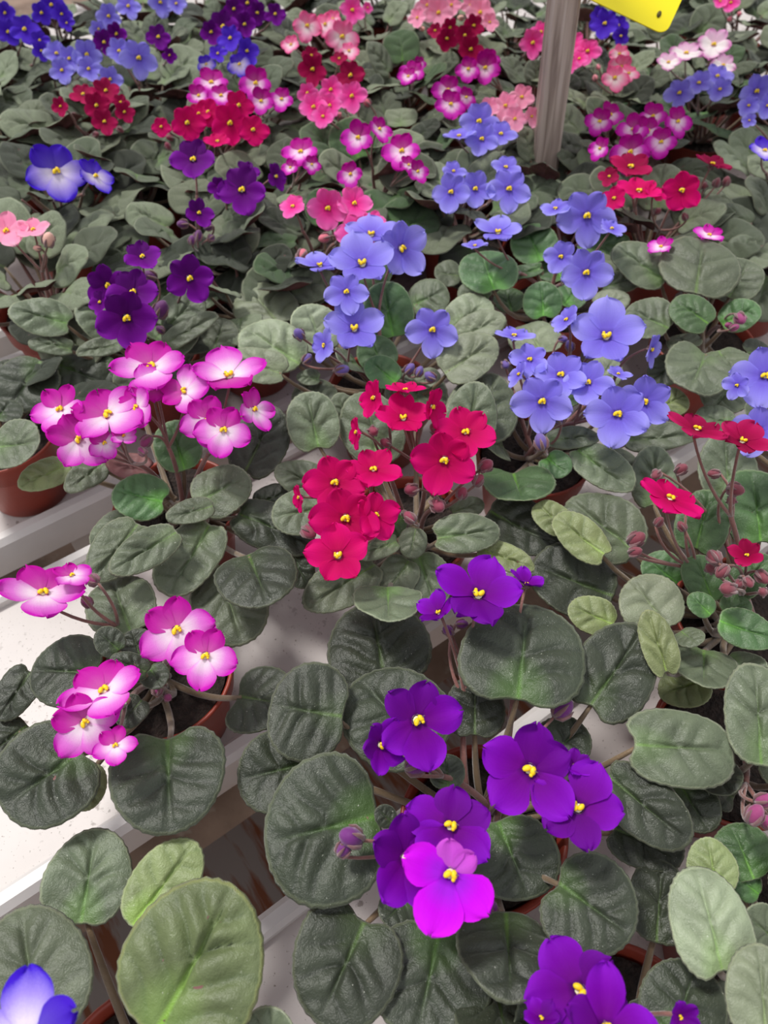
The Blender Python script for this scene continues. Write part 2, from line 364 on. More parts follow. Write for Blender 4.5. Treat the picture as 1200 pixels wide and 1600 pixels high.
for (a, b), tx in zip(TRAYS, YL):
    e_ = bpy.data.objects.new('growing_bench', None); COL.objects.link(e_)
    mid = (a+b)/2; e_.location = DNm*mid + Vector((0, 0, -.05)); e_.rotation_euler = (0, 0, ANG-math.pi/2)
    # local y runs along the bench, local -x up the offset axis
    h = (b-a)/2; mb = MB()
    mb.prism([(-h+.004, -.004), (h-.004, -.004), (h-.004, .0), (-h+.004, 0)][::-1], X0, X1)
    me = mb.build('tray_surface', [M['tray']], False); o = add('tray_surface', me, e_); o.location = (0, 0, .05)
    for sx in (-1, 1):
        mb = MB(); pr = [(0, -.028), (.006, -.028), (.006, -.006), (.014, -.004), (.014, .006), (.011, .009), (.004, .009), (0, .004)]
        pr = [((h-x)*sx, z) for x, z in pr]
        mb.prism(pr if sx < 0 else pr[::-1], X0, X1); o = add('raised_rim', mb.build('raised_rim', [M['lip']], False), e_); o.location = (0, 0, .05)
    for yy in (-1.0, .0, 1.0, 2.0):
        mb = MB(); mb.prism([(-h+.01, -.06), (h-.01, -.06), (h-.01, -.028), (-h+.01, -.028)][::-1], yy, yy+.03)
        o = add('cross_bar', mb.build('cross_bar', [M['lip']], False), e_); o.location = (0, 0, .05)
    for yy in (-1.0, 2.0):
        mb = MB(); mb.prism([(-.015, -.70), (.015, -.70), (.015, -.06), (-.015, -.06)][::-1], yy, yy+.03)
        o = add('leg', mb.build('leg', [M['lip']], False), e_); o.location = (0, 0, .05)
    tag(e_, 'long white growing bench, '+tx, 'bench', 'growing benches')

# floor
s = N('damp_brown_floor'); g = s.n('ShaderNodeTexCoord').outputs['Object']
c = s.mix(s.ramp(s.noise(7, 5, g), (.35, 0.0), (.68, 1.0)), lin(98, 76, 62), lin(142, 118, 102))
c = s.mix(s.ramp(s.noise(30, 3, g), (.62, 0.0), (.7, .6)), c, lin(150, 140, 128)); s.set(Base_Color=c, Roughness=.7); s.bump(s.noise(60, 4, g), .4, .01)
mb = MB(); mb.prism([(-5, -.74), (5, -.74), (5, -.70), (-5, -.70)][::-1], -3, 7)
tag(add('floor', mb.build('floor', [s.m], False)), kind='structure')
# rusty rail below the gap
s = N('rusty_grey_steel'); g = s.n('ShaderNodeTexCoord').outputs['Object']
mp = s.n('ShaderNodeMapping'); mp.inputs['Scale'].default_value = (1, 6, 1); s.t.links.new(g, mp.inputs[0])
c = s.mix(s.ramp(s.noise(14, 4, mp.outputs[0]), (.5, 0.0), (.62, 1.0)), lin(150, 142, 138), lin(128, 74, 46)); s.set(Base_Color=c, Roughness=.7)
mb = MB(); mb.prism([(-.045, -.02), (.045, -.02), (.045, .02), (-.045, .02)][::-1], -1.5, 2.5)
o = add('support_rail', mb.build('support_rail', [s.m], False)); o.location = DNm*.185+Vector((0, 0, -.22)); o.rotation_euler = (0, 0, ANG-math.pi/2)
tag(o, 'rusty grey steel rail seen in the gap between the two nearest white benches', 'rail')

# wooden post and yellow sticky trap
def wood():
    s = N('weathered_wood'); g = s.n('ShaderNodeTexCoord').outputs['Object']; mp = s.n('ShaderNodeMapping')
    mp.inputs['Scale'].default_value = (1, 1, .05); s.t.links.new(g, mp.inputs[0]); n1 = s.noise(190, 4, mp.outputs[0], .4)
    c = s.ramp(n1, (.3, lin(140, 122, 112)), (.5, lin(196, 178, 166)), (.7, lin(214, 200, 190))); s.set(Base_Color=c, Roughness=.75); s.bump(n1, .5, .003); return s.m
PB = at(849, 262, .10)
# a point of the post that lies on the ray through (881, 0) at the same distance forward
r0 = ray(881, 0); PT = CAM + r0*(PB.y/r0.y)
ax = (PT-PB).normalized(); P0 = PB - ax*((PB.z+.05)/ax.z)
mb = MB(); hw = .0135; ch = .003
prof = [(-hw+ch, -hw), (hw-ch, -hw), (hw, -hw+ch), (hw, hw-ch), (hw-ch, hw), (-hw+ch, hw), (-hw, hw-ch), (-hw, -hw+ch)]
n = len(prof)
for z in [i*.06 for i in range(0, 27)]:
    for x, y in prof: mb.v.append(Vector((x, y, z)))
for i in range(26):
    for j in range(n): mb.f.append((i*n+j, i*n+(j+1) % n, (i+1)*n+(j+1) % n, (i+1)*n+j)); mb.mi.append(0)
mb.f.append(tuple(range(n))[::-1]); mb.f.append(tuple(26*n+j for j in range(n))); mb.mi += [0, 0]
post = add('wooden_post', mb.build('wooden_post', [wood()], False)); post.location = P0
post.rotation_euler = ax.to_track_quat('Z', 'Y').to_euler()
tag(post, 'weathered grey wooden post standing among the violets at the top right', 'post')

dpt = depth(PT)*.97
def atd(u, v, d): return CAM + ray(u, v)*d
C0 = atd(1040, 55, dpt); E1 = (atd(925, 0, dpt)-C0).normalized(); E2 = (atd(1058, -10, dpt)-C0); E2 = (E2-E1*E2.dot(E1)*.9).normalized(); NN = E1.cross(E2).normalized()
Ls, Hs, rc = .20, .245, .009
pts = []
for (cx, cy, a0) in ((rc, rc, 180), (Ls-rc, rc, 270), (Ls-rc, Hs-rc, 0), (rc, Hs-rc, 90)):
    for q in range(7):
        a = math.radians(a0+15*q); pts.append((cx+rc*math.cos(a), cy+rc*math.sin(a)))
mb = MB(); n = len(pts)
for dz in (0, .0012):
    for x, y in pts: mb.v.append(C0+E1*x+E2*y+NN*dz)
mb.f.append(tuple(range(n))[::-1]); mb.f.append(tuple(range(n, 2*n))); mb.mi += [0, 0]
for j in range(n): mb.f.append((j, (j+1) % n, n+(j+1) % n, n+j)); mb.mi.append(0)
sgn = bpy.data.objects.new('sticky_trap', None); COL.objects.link(sgn); sgn.location = C0
o = add('yellow_sheet', mb.build('yellow_sheet', [simple('trap_yellow', lin(255, 236, 0), .35, .0, 20)], False), sgn); o.location = -C0
mb = MB(); hc = C0+E1*.013+E2*.014
side = -1 if NN.dot(CAM-C0) < 0 else 1
hz = hc + NN*(.0012 if side > 0 else 0)
mb.tube([hz-NN*.0004*side, hz+NN*.0008*side], [.0026, .0026], n=14)
mb.v = [hz + (v-hz).dot(E1)*E1*.7 + (v-hz).dot(E2)*E2*1.2 + (v-hz).dot(NN)*NN for v in mb.v]
o = add('punched_hole', mb.build('punched_hole', [simple('eyelet_dark', lin(90, 80, 20), .7)]), sgn); o.location = -C0
mb = MB(); w0 = C0+E1*(Ls*.55)+E2*(Hs-.02); tt = (w0-P0).dot(ax); w1 = P0+ax*tt
mb.tube(bez(w0, (w0+w1)/2+Vector((0, 0, .02)), w1, 6), .0012)
o = add('hanging_wire', mb.build('hanging_wire', [simple('galvanised_wire', lin(120, 120, 120), .4)]), sgn); o.location = -C0
tag(sgn, 'bright yellow sticky insect trap sheet hanging beside the wooden post', 'insect trap')

# ------------------------------------------------------------------ plants
mb = MB(); mb.lathe([(.030, 0), (.0325, .002), (.0395, .050), (.0405, .052), (.0435, .053), (.0455, .070), (.0465, .072), (.0455, .0735), (.0435, .072), (.041, .060), (.040, .055)], n=48, cap=False)
mb.f.append(tuple(range(47, -1, -1))); mb.mi.append(0)
POT = mb.build('pot', [M['pot']])
mb = MB(); rs = random.Random(5); NRG = 9
mb.v.append(Vector((0, 0, .066)))
for i in range(1, NRG+1):
    for j in range(30):
        a = 2*math.pi*j/30; r = .0405*i/NRG
        mb.v.append(Vector((r*math.cos(a), r*math.sin(a), .0655 if i == NRG else .066+.004*noise.noise(Vector((r*math.cos(a)*160, r*math.sin(a)*160, 0)))+rs.uniform(-.0008, .0008))))
for j in range(30): mb.f.append((0, 1+j, 1+(j+1) % 30)); mb.mi.append(0)
for i in range(NRG-1):
    for j in range(30):
        a, b = 1+i*30+j, 1+i*30+(j+1) % 30; mb.f.append((a, a+30, b+30, b)); mb.mi.append(0)
SOIL = mb.build('potting_soil', [M['soil']])

TAKEN = []
def stand(P, reach=.050, gap=.0945):
    """the free spot on a bench that is nearest to P"""
    o_ = off(P); t_ = DA.dot(P); best = None
    for a, b in TRAYS:
        for k1 in range(0, 13):
            q = a+reach+(b-a-2*reach)*k1/12
            for k2 in range(-60, 61):
                t = t_+k2*.005; c_ = (q-o_)**2+(t-t_)**2
                if best and c_ >= best[0]: continue
                if all((q-x)**2+(t-y)**2 >= gap*gap for x, y in TAKEN): best = (c_, q, t)
    TAKEN.append(best[1:]); R_ = DA*best[2]+DNm*best[1]; return Vector((R_.x, R_.y, P.z))

def mat_from(o_, X, Y, Z, s_=1.0):
    m = Matrix((X, Y, Z)).transposed().to_4x4()
    for i in range(3):
        for j in range(3): m[i][j] *= s_
    m.translation = o_; return m

GRP = 'potted african violets on the benches'
ALL = []
class Plant:
    def __init__(s, label, u, v, seed=0, zc=.082, small=1):
        s.rnd = random.Random(seed+int(u)*3+int(v)*7); P0_ = at(u, v, zc); P = stand(P0_, .050 if small == 1 else .044, .0945 if small == 1 else .082); s.c = P; s.zc = zc
        s.e = bpy.data.objects.new('potted_african_violet', None); COL.objects.link(s.e)
        s.o = Vector((P.x, P.y, 0)); s.e.location = s.o
        tag(s.e, label, 'potted plant', GRP)
        p = add('pot', POT, s.e); p.scale = (small, small, 1); p.rotation_euler = (0, 0, s.rnd.random()*6); add('potting_soil', SOIL, p)
        s.fl = []; s.bd = []; s.nleaf = 0; ALL.append(s)
        s.lp = []
    def place(s, name, me, m, parent=None):
        m = Matrix.Translation(-s.o) @ m
        return add(name, me, s.e, m)
    def petiole(s, leafobj, B, d, mat='gstalk', r=.0021):
        C = s.c + Vector((s.rnd.uniform(-.006, .006), s.rnd.uniform(-.006, .006), -.012)); ln = (B-C).length
        if ln > .16: C = B + (C-B)*(.16/ln)
        midp = B.lerp(C, .30) - d*min(.008, ln*.2); midp.z = C.z - .002; mb = MB()
        mb.tube(bez(B+d*.006+Vector((0, 0, -.0012)), midp, C, 7), [r*.55, r*.8, r*.9, r, r, r*1.05, r*1.15, r*1.2], n=7)
        inv = (Matrix.Translation(-s.o) @ Matrix.Identity(4)); lm = leafobj.matrix_basis.inverted() @ inv
        mb.v = [lm @ v for v in mb.v]
        st = add('leaf_stalk', mb.build('leaf_stalk', [M[mat]]), leafobj)
    def leaf(s, bu, bv, tu, tv, wpx, layer=1, tone='m', up=.75, roll=0, zt=None, flip=False, notch=None, **kw):
        """a blade traced from its stalk end (bu, bv) to its tip (tu, tv), wpx wide"""
        zb = .088 + .010*layer; B = at(bu, bv, zb); d = depth(B); W = wpx*d/FPX
        tgt = 1.08*W
        if zt is None:
            best = None
            for i in range(-5, 14):
                z = zb + i*.004; T = at(tu, tv, z); ln = (T-B).length
                cost = abs(ln-tgt)/tgt + .5*abs(z-zb-.004)/.05
                if best is None or cost < best[0]: best = (cost, z)
            zt = best[1]
        T = at(tu, tv, zt); a = (T-B); L = a.length; a.normalize(); Cn = (B+T)/2
        toc = (CAM-Cn).normalized(); nd = Vector((0, 0, 1))*up + toc*(1.1-up) + a.cross(Vector((0, 0, 1)))*roll
        nrm = (nd - a*nd.dot(a)).normalized(); wv = nrm.cross(a)
        # real width so that its picture is wpx across
        pw = (wv - toc*wv.dot(toc)).length; pwv = max(.55, pw); W = W/pwv
        W = min(W, L*1.5); L = min(L, .12)
        if flip: nrm = -nrm; wv = -wv
        me = leaf_mesh(L, W, s.rnd.randint(0, 99999), tone, wpx > 48, notch=s.rnd.uniform(.02, .12) if notch is None else notch,
                       cup=kw.get('cup', s.rnd.uniform(-.02, .22)), droop=kw.get('droop', s.rnd.uniform(.05, .3)), wave=kw.get('wave', s.rnd.uniform(.018, .042)), quilt=kw.get('quilt', s.rnd.uniform(.034, .056)))
        o_ = s.place('leaf', me, mat_from(Cn, a, wv, nrm)); s.petiole(o_, B + a*(.04*L), a); s.nleaf += 1; s.lp.append(Cn)
        return o_
    def rosette(s, n=13, size=.05, tones='mmld', a0=0, spread=1.0, lift=0, gap=None):
        """leaves set round the crown, older ones lower and longer stalked"""
        for i in range(n):
            q = i/n; az = a0 + i*2.39996 + s.rnd.uniform(-.25, .25)
            if gap and gap[0] < math.degrees(az) % 360 < gap[1]: continue
            inner = q
            el = math.radians(s.rnd.uniform(0, 24) + 34*inner); pl = (.056-.036*inner)*spread*s.rnd.uniform(.85, 1.15)
            L = size*(1.08-.42*inner)*s.rnd.uniform(.88, 1.12)
            hd = Vector((math.cos(az), math.sin(az), 0)); B = s.c + hd*pl*math.cos(el*.8) + Vector((0, 0, .004+pl*math.sin(el)*.55+.014*inner+lift+s.rnd.uniform(0, .006)))
            el2 = el*.75 - math.radians(6)*(1-inner) + s.rnd.uniform(-.28, .22); a = (hd*math.cos(el2)+Vector((0, 0, math.sin(el2)))).normalized()
            side = Vector((-hd.y, hd.x, 0)); tw = s.rnd.uniform(-.5, .5); side = (side+Vector((0, 0, tw))).normalized()
            side = (side-a*side.dot(a)).normalized(); nrm = a.cross(side)
            me = s.rnd.choice(FARLEAF[s.rnd.choice(tones)])
            o_ = s.place('leaf', me, mat_from(B+a*L*.48, a, side, nrm, L)); s.petiole(o_, B, a, 'gstalk' if s.rnd.random() < .6 else 'stalk', .0019); s.nleaf += 1
    def flower(s, u, v, wpx, kind, tx=0, ty=0, z=None, roll=0, var=None):
        if z is None: z = .150 + s.rnd.uniform(-.005, .005)
        P = at(u, v, z); d = depth(P); D = wpx*d/FPX*1.03
        toc = (CAM-P).normalized(); upi = (Vector((0, 0, 1))-toc*toc.z).normalized(); rti = upi.cross(toc)
        jj = .26 if wpx < 66 else .08; tx += s.rnd.uniform(-jj, jj); ty += s.rnd.uniform(-.06, jj)
        tn = lambda q: math.tan(math.radians(max(-1, min(1, q))*74))
        nrm = (toc + rti*tn(tx) + upi*tn(ty)).normalized()
        Yv = (upi-nrm*upi.dot(nrm)).normalized(); Xv = Yv.cross(nrm); r = math.radians(roll+s.rnd.uniform(-14, 14))
        Y2 = Yv*math.cos(r)-Xv*math.sin(r); X2 = Y2.cross(nrm)
        vi = (s.rnd.randint(0, 3) if abs(tx)+abs(ty) < .5 else s.rnd.randint(1, 3)) if var is None else var
        o_ = s.place('flower', FM[kind][vi], mat_from(P, X2, Y2, nrm, D))
        add('stamen', SM[s.rnd.randint(0, 1)], o_); s.fl.append((P - nrm*D*.11, nrm, D))
    def flowers(s, kind, rows, z=None, dz=0.0):
        vm = sum(r[1] for r in rows)/len(rows)
        for r in rows:
            kw = dict(z=(z if z else .150) + dz*(vm-r[1])/100.0)
            if len(r) > 5: kw['roll'] = r[5]
            if len(r) > 6: kw['var'] = r[6]
            if len(r) > 7: kw['z'] = r[7]
            s.flower(r[0], r[1], r[2], kind, r[3] if len(r) > 3 else 0, r[4] if len(r) > 4 else 0, **kw)
    def buds(s, kind, rows, z=.135):
        for r in rows:
            zz = r[3] if len(r) > 3 else z + s.rnd.uniform(-.008, .008)
            P = at(r[0], r[1], zz); D = r[2]*depth(P)/FPX*1.25
            Z = Vector((s.rnd.uniform(-.8, .8), s.rnd.uniform(-.8, .8), s.rnd.uniform(-.2, 1))).normalized(); X = Z.orthogonal().normalized()
            s.place('flower_bud', BM_[kind], mat_from(P, X, Z.cross(X), Z, D)); s.bd.append((P-Z*D*.5, Z, D))
    def stalks(s, rad=.038, joint=.42):
        """each cluster: one stout stalk from the crown that forks to its flowers and buds"""
        items = s.fl + s.bd; cl = []
        for it in items:
            for c_ in cl:
                ce = sum((q[0] for q in c_), Vector())/len(c_)
                if (ce-it[0]).length < rad: c_.append(it); break
            else: cl.append([it])
        for c_ in cl:
            ce = sum((q[0] for q in c_), Vector())/len(c_); low = min(q[0].z for q in c_); C = s.c+Vector((s.rnd.uniform(-.008, .008), s.rnd.uniform(-.008, .008), -.012))
            J = ce.lerp(C, joint if len(c_) > 1 else .3); J.z = min(J.z, low-.006); J.z = max(J.z, s.zc+.006)
            mb = MB(); sc = 1.0
            midp = C.lerp(J, .5)+Vector((s.rnd.uniform(-.006, .006), s.rnd.uniform(-.006, .006), .012))
            mb.tube(bez(C, midp, J, 8), [.0021-.00007*i for i in range(9)], n=8)
            for P, nz, D in c_:
                m2 = J.lerp(P, .55)-nz*min(.012, (P-J).length*.35)+Vector((0, 0, .003))
                mb.tube(bez(J, m2, P, 7), [.0013, .0012, .0011, .001, .001, .0009, .0009, .0009], n=6)
            mb.v = [v-s.o for v in mb.v]
            add('flower_stalk', mb.build('flower_stalk', [M['stalk']]), s.e)
# ---- foreground
p = Plant('violet with large pale-ribbed green leaves and one blue and white flower, bottom left corner', 190, 1650)
p.leaf(125,1455,150,1293,138,1,'m'); p.leaf(205,1450,305,1315,108,2,'y',notch=.02); p.leaf(238,1625,368,1385,235,3.5,'s',zt=.135,quilt=.075,notch=.02)
p.leaf(62,1640,30,1412,185,2.5,'m',quilt=.03); p.leaf(400,1665,440,1587,95,1,'m')
p.flowers('W', [(38,1632,215,0,.45,180,1)], z=.185)
p = Plant('violet with magenta and white flowers over dark leaves, its pot showing peat, left edge', 262, 1072, zc=.078)
p.leaf(205,990,172,900,112,2,'m'); p.leaf(160,1052,45,1045,110,3,'d'); p.leaf(55,1040,-5,1125,58,2,'d'); p.leaf(45,1130,-25,1185,75,1,'d')
p.leaf(142,1165,0,1262,150,3,'d'); p.leaf(140,1190,130,1268,60,0,'y'); p.leaf(262,1135,264,1302,168,3,'d',notch=.13); p.leaf(362,1085,448,1100,106,1,'d')
p.leaf(190,1020,152,985,46,4,'d'); p.leaf(220,1030,205,983,52,3,'d'); p.leaf(235,1052,172,1028,42,4,'d'); p.leaf(232,1042,254,1072,45,3,'d'); p.leaf(225,1090,186,1134,46,2,'d')
p.flowers('M', [(67,928,125,.35,.5,-35,3),(276,985,122,0,.1,15),(321,1025,104,0,.1,-25),(163,1080,125,.1,.6,-25,3),(132,1130,112,0,0,10),(180,1165,66,.1,.2,-30),(112,900,62,.5,.6,0)], z=.150)
p.buds('M', [(135,940,17),(143,905,20),(246,1075,18,.1),(262,1090,14,.095)])
p = Plant('largest dark-leaved violet with deep purple and one fuchsia flower, centre foreground', 705, 1215)
for a in [(605,1078,578,938,172,1,'d'),(545,1122,420,1100,150,3,'d'),(675,1185,560,1055,170,2,'d'),(500,1188,370,1218,125,1.5,'d'),(598,1272,412,1318,215,3,'d'),
          (808,1108,826,940,205,4,'d'),(742,1156,742,1054,98,1.5,'d'),(912,1118,1008,980,128,3,'d'),(975,1163,1152,1172,122,4,'m'),(938,1202,1078,1318,96,3,'d'),
          (950,1290,1068,1345,80,1,'d'),(1055,1215,1110,1300,75,1,'d'),(1100,1190,1142,1240,70,1,'d'),(775,1275,828,1405,138,1.2,'d'),(858,1368,990,1465,150,3,'d'),
          (790,1425,800,1554,150,2,'d'),(578,1422,498,1598,168,2,'d'),(690,1440,650,1625,190,1.5,'d'),(770,1530,800,1650,140,.5,'d'),(700,1236,697,1177,56,2,'d'),
          (616,1288,588,1262,34,4.2,'d'),(845,1188,915,1135,88,1,'d'),(640,1400,600,1440,60,1,'d')]: p.leaf(*a)
p.flowers('P', [(652,1126,140,.28,.05,25),(594,1164,88,.55,-.1,60),(827,1203,158,.05,0,-12),(903,1262,140,-.15,.15,-150),(897,1197,52,.1,.5,0,4),(703,1292,150,.05,.25,-20),
                (634,1342,150,.35,0,60),(747,930,135,0,.45,175,3),(686,958,66,-.5,.6,180,4,.14),(822,914,58,.4,.75,180,4,.14)], z=.150)
p.flowers('F', [(703,1366,160,.05,-.05,5)], z=.165)
p.buds('P', [(548,1308,34,.14),(538,1325,24,.135),(652,1196,30,.13),(880,1107,30,.12),(700,985,18,.12),(722,975,16,.12),(750,985,16,.11),(770,1418,18,.10)])
p = Plant('violet with purple flowers cut by the bottom edge of the picture, right of centre', 985, 1650)
for a in [(1025,1478,1035,1342,95,1,'d'),(1045,1640,1090,1503,130,2,'d'),(880,1660,820,1560,120,1,'d'),(1000,1700,1010,1560,100,0,'d')]: p.leaf(*a)
p.flowers('P', [(905,1548,165,0,.15,0,1,.14),(945,1612,170,0,.35,180,3,.165),(1062,1588,60,.6,.3,0,4),(846,1592,60,-.6,.3,0,4)])
p = Plant('violet with smooth pale green leaves and no flower, lower right corner', 1215, 1500)
for a in [(1135,1540,1088,1350,124,4,'l'),(1122,1402,1105,1308,78,3,'y'),(1180,1378,1142,1285,95,2,'g'),(1190,1400,1145,1365,48,1.5,'g'),(1200,1645,1185,1473,112,5,'l'),(1225,1480,1168,1430,75,2,'m'),
          (1180,1600,1120,1545,90,0,'m'),(1260,1400,1230,1330,100,1,'m')]: p.leaf(*a, cup=-.1)
p = Plant('violet with stout brown stalks and closed pink buds, red pot, right edge', 1178, 1268)
for a in [(1190,1200,1180,1036,104,4,'m'),(1215,1240,1260,1150,90,2,'m'),(1230,1280,1290,1290,90,2,'m'),(1150,1250,1105,1215,60,.5,'d')]: p.leaf(*a)
p.buds('M', [(1180,1272,28),(1195,1250,24),(1200,1285,22)])
# ---- second row
p = Plant('violet with tall crimson flowers and many buds over fresh green leaves, right edge', 1112, 975)
for a in [(1000,868,888,778,108,1,'m'),(952,874,866,806,60,3,'y'),(888,832,838,785,50,2.5,'y'),(962,935,830,880,112,.6,'d'),(962,978,890,945,60,2,'y'),(1050,985,985,905,100,3,'l'),
          (1046,1062,1010,953,56,4,'y'),(1062,985,1092,1006,42,3,'m'),(1100,1008,1100,1072,100,1,'m'),(1130,1025,1185,1070,70,1,'m'),(1120,970,1215,1000,60,3,'g'),
          (1020,800,1024,694,72,0,'m'),(1140,790,1132,672,86,0,'m'),(1085,868,1110,765,80,2,'g'),(1190,864,1175,730,100,1,'g'),(1116,942,1085,866,62,2,'g'),
          (1062,915,1008,870,62,1,'g'),(1112,962,1078,928,38,3,'g'),(1128,958,1172,940,46,2,'g'),(1140,932,1205,868,52,2,'g'),(1108,1058,1030,1088,68,0,'y')]: p.leaf(*a)
p.flowers('K', [(1088,672,95,0,.95,0,1,.19),(1160,690,85,.1,.75,180,3,.19),(1167,868,52,0,.1,0,4,.14)])
p.flowers('R', [(1046,780,105,.15,.85,-15,1,.165)])
p.buds('K', [(1025,742,16,.14),(1065,733,18,.14),(1115,740,15,.14),(1150,765,22,.15),(1143,782,16,.14),(995,842,24),(993,862,18),(1030,815,14),(1075,792,16),(1065,822,14),
             (1115,870,22),(1110,888,18),(1128,893,20),(1170,910,16),(1192,902,20),(1155,912,14),(1137,920,24),(1192,925,16)])
p = Plant('violet with a dome of bright crimson flowers, centre of the picture', 645, 812)
for a in [(500,708,478,612,84,2,'m'),(592,730,570,606,100,1,'m'),(728,702,745,596,84,2,'m'),(735,690,775,584,116,1,'m'),(650,660,650,577,104,0,'m'),(520,768,430,730,60,1,'m'),
          (520,792,425,806,76,2,'m'),(672,842,783,826,62,3,'m'),(700,802,757,785,34,1,'m'),(760,798,872,852,88,1,'d'),(650,824,640,872,46,3,'m'),(626,845,556,868,36,2.5,'m'),
          (590,880,478,948,76,1,'m'),(642,872,600,930,62,1.4,'m'),(652,862,682,952,76,1.2,'m'),(606,915,607,970,102,3,'m'),(745,856,836,890,44,2,'y'),(630,805,600,838,38,2,'g'),
          (512,640,468,596,70,0,'m'),(548,668,525,614,44,1,'m')]: p.leaf(*a)
p.flowers('R', [(523,754,98,-.1,.1,-5),(583,735,90,.1,.5,0,2),(540,810,112,0,0,0),(585,806,86,.5,.1,20),(528,868,102,0,.1,180),(694,719,104,0,0,0),(727,676,96,.1,.3,-15,3,.155),
                (468,777,50,-.9,0,0)], z=.150)
p.flowers('R', [(630,654,88,0,.6,180,3,.168),(633,611,64,0,.85,0,3,.175),(585,622,66,-.75,.25,0,2,.17),(674,636,68,.8,.1,0,2,.17),(558,675,58,-.9,.1,0,1,.16)])
p.buds('R', [(760,727,22),(748,750,17),(722,770,18),(684,790,24),(642,765,20),(583,674,18,.155),(682,671,20,.155),(602,692,16,.145),(483,832,22),(640,808,18)])
p = Plant('violet crowded with magenta and white flowers, upper left of centre beside the bench gap', 268, 770)
for a in [(264,786,176,765,76,2,'g'),(305,788,388,740,82,2,'m'),(335,790,260,810,40,3,'m'),(290,738,265,656,72,1,'g'),(378,748,432,635,92,1,'d'),(362,798,490,850,76,1,'d'),
          (395,790,458,765,42,0,'d'),(385,858,420,944,122,3,'d'),(222,812,143,905,72,3,'m'),(282,828,170,894,58,4,'m'),(332,815,262,930,88,2,'m'),(340,880,378,1003,118,.6,'m'),
          (110,725,28,760,46,1,'y'),(168,720,102,768,42,1,'m'),(215,625,205,558,64,0,'m'),(202,800,150,862,54,1,'m'),(450,858,482,916,52,0,'d'),(250,830,235,860,50,0,'d')]: p.leaf(*a)
p.leaf(242,736,165,722,42,1,'m',flip=True)
p.flowers('M', [(236,574,112,0,.6,0,3),(168,650,118,.05,.55,30,3),(95,640,88,-.3,.5,0,2),(122,688,100,.2,.2,40),(163,692,54,0,.1,0),(214,637,80,-.45,.3,30),
                (238,603,72,.2,.4,180),(288,612,84,-.1,.4,90,2),(358,588,112,.05,.65,180,3),(325,656,88,0,.15,0),(349,672,90,.05,.1,-10),(396,640,76,.6,.2,0),(193,682,44,.3,.5,0)], z=.155, dz=.012)
p.buds('M', [(228,690,18),(222,705,14)])
p = Plant('violet with loose periwinkle flowers over pale leaves, directly behind the crimson dome', 590, 588)
for a in [(442,512,386,446,100,1,'l'),(492,482,468,444,60,0,'l'),(472,572,380,508,84,2,'l'),(452,586,350,556,56,3,'l'),(508,552,478,476,76,1,'l'),(615,530,598,440,80,2,'g'),
          (700,520,765,466,64,1,'l'),(710,532,790,492,46,2,'l'),(690,586,775,530,76,3,'l'),(602,582,575,524,62,1,'g'),(502,592,463,588,26,1,'m'),(620,600,575,560,50,2,'g'),
          (650,602,685,580,34,1,'l'),(560,570,530,560,50,1,'m'),(640,480,700,450,60,0,'m')]: p.leaf(*a)
p.flowers('B', [(566,413,106,0,.55,180,3),(580,368,86,0,.8,180,3),(627,389,90,.45,.1,40),(500,416,72,0,.9,180,2),(541,456,68,.1,.1,0),(553,514,98,.15,.45,180,3,.145),(507,540,56,-.6,.2,60,2,.14),(676,515,80,0,0,0,0,.14)], z=.165)
p.buds('B', [(467,522,18,.14),(535,578,18),(640,576,16),(672,588,16),(655,580,14),(480,560,15)], z=.12)
p = Plant('violet with the widest spray of periwinkle blue flowers, right of the crimson dome', 862, 712)
for a in [(800,733,818,785,110,1,'g'),(850,712,888,742,46,2,'g'),(850,690,938,680,36,2,'m'),(895,700,988,766,62,2,'m'),(940,705,998,752,52,1,'m'),(972,690,1088,678,46,1,'m'),
          (1025,642,1072,614,52,1,'y'),(930,602,962,558,54,1,'l'),(850,556,820,503,82,1,'l'),(800,660,770,610,60,1,'m'),(880,640,860,590,70,1,'g'),(935,660,960,600,60,1,'m'),(790,700,760,690,60,0,'m')]: p.leaf(*a)
p.flowers('B', [(947,526,114,0,.35,180,3),(886,500,54,-.5,.3,0),(803,526,64,0,.75,0),(828,562,62,-.4,.1,0),(876,586,84,0,.3,0,3),(918,598,80,0,.25,0),(847,627,92,0,0,20),(965,647,102,0,.05,0),(1006,627,92,.1,.05,-10),
                (1017,546,56,.75,0,0),(965,585,42,.2,.6,0),(812,585,50,-.6,.3,0)], z=.150, dz=.01)
p.buds('B', [(872,652,18),(845,690,22),(790,570,14),(890,540,14),(880,530,12)], z=.13)
p = Plant('violet with periwinkle blue flowers cut off by the right edge, above the tall crimson one', 1225, 690)
for a in [(1150,668,1088,645,44,1,'m'),(1195,650,1165,640,40,1,'m')]: p.leaf(*a)
p.rosette(7, .045, 'mml')
p.flowers('B', [(1196,588,104,0,.2,0),(1152,602,44,-.4,0,0),(1186,672,84,0,0,0)], z=.16)
p = Plant('violet with big round grey leaves hiding a few magenta flowers behind them, right side', 1108, 520)
for a in [(1086,464,1100,368,122,4,'m'),(1044,442,960,384,62,3,'m'),(1048,515,980,480,66,3,'m'),(1112,508,1052,468,56,4,'g'),(1108,545,1078,606,104,3,'m'),(1120,545,1150,590,70,3,'m'),(1126,510,1185,475,52,2,'g'),
          (1136,470,1172,404,72,2,'m'),(1060,562,1018,597,52,0,'d'),(1150,600,1110,640,72,1,'m'),(1162,552,1205,545,42,1,'d'),(1140,396,1180,374,36,2,'m'),(1080,545,1055,520,50,2,'m'),(1170,560,1200,610,60,1,'m')]: p.leaf(*a)
p.flowers('M', [(1033,386,42,-.3,.5,0),(1108,368,48,.2,.6,0)], z=.14)
p.buds('M', [(1157,498,18,.13),(1148,512,12,.125),(1138,508,10,.12)])
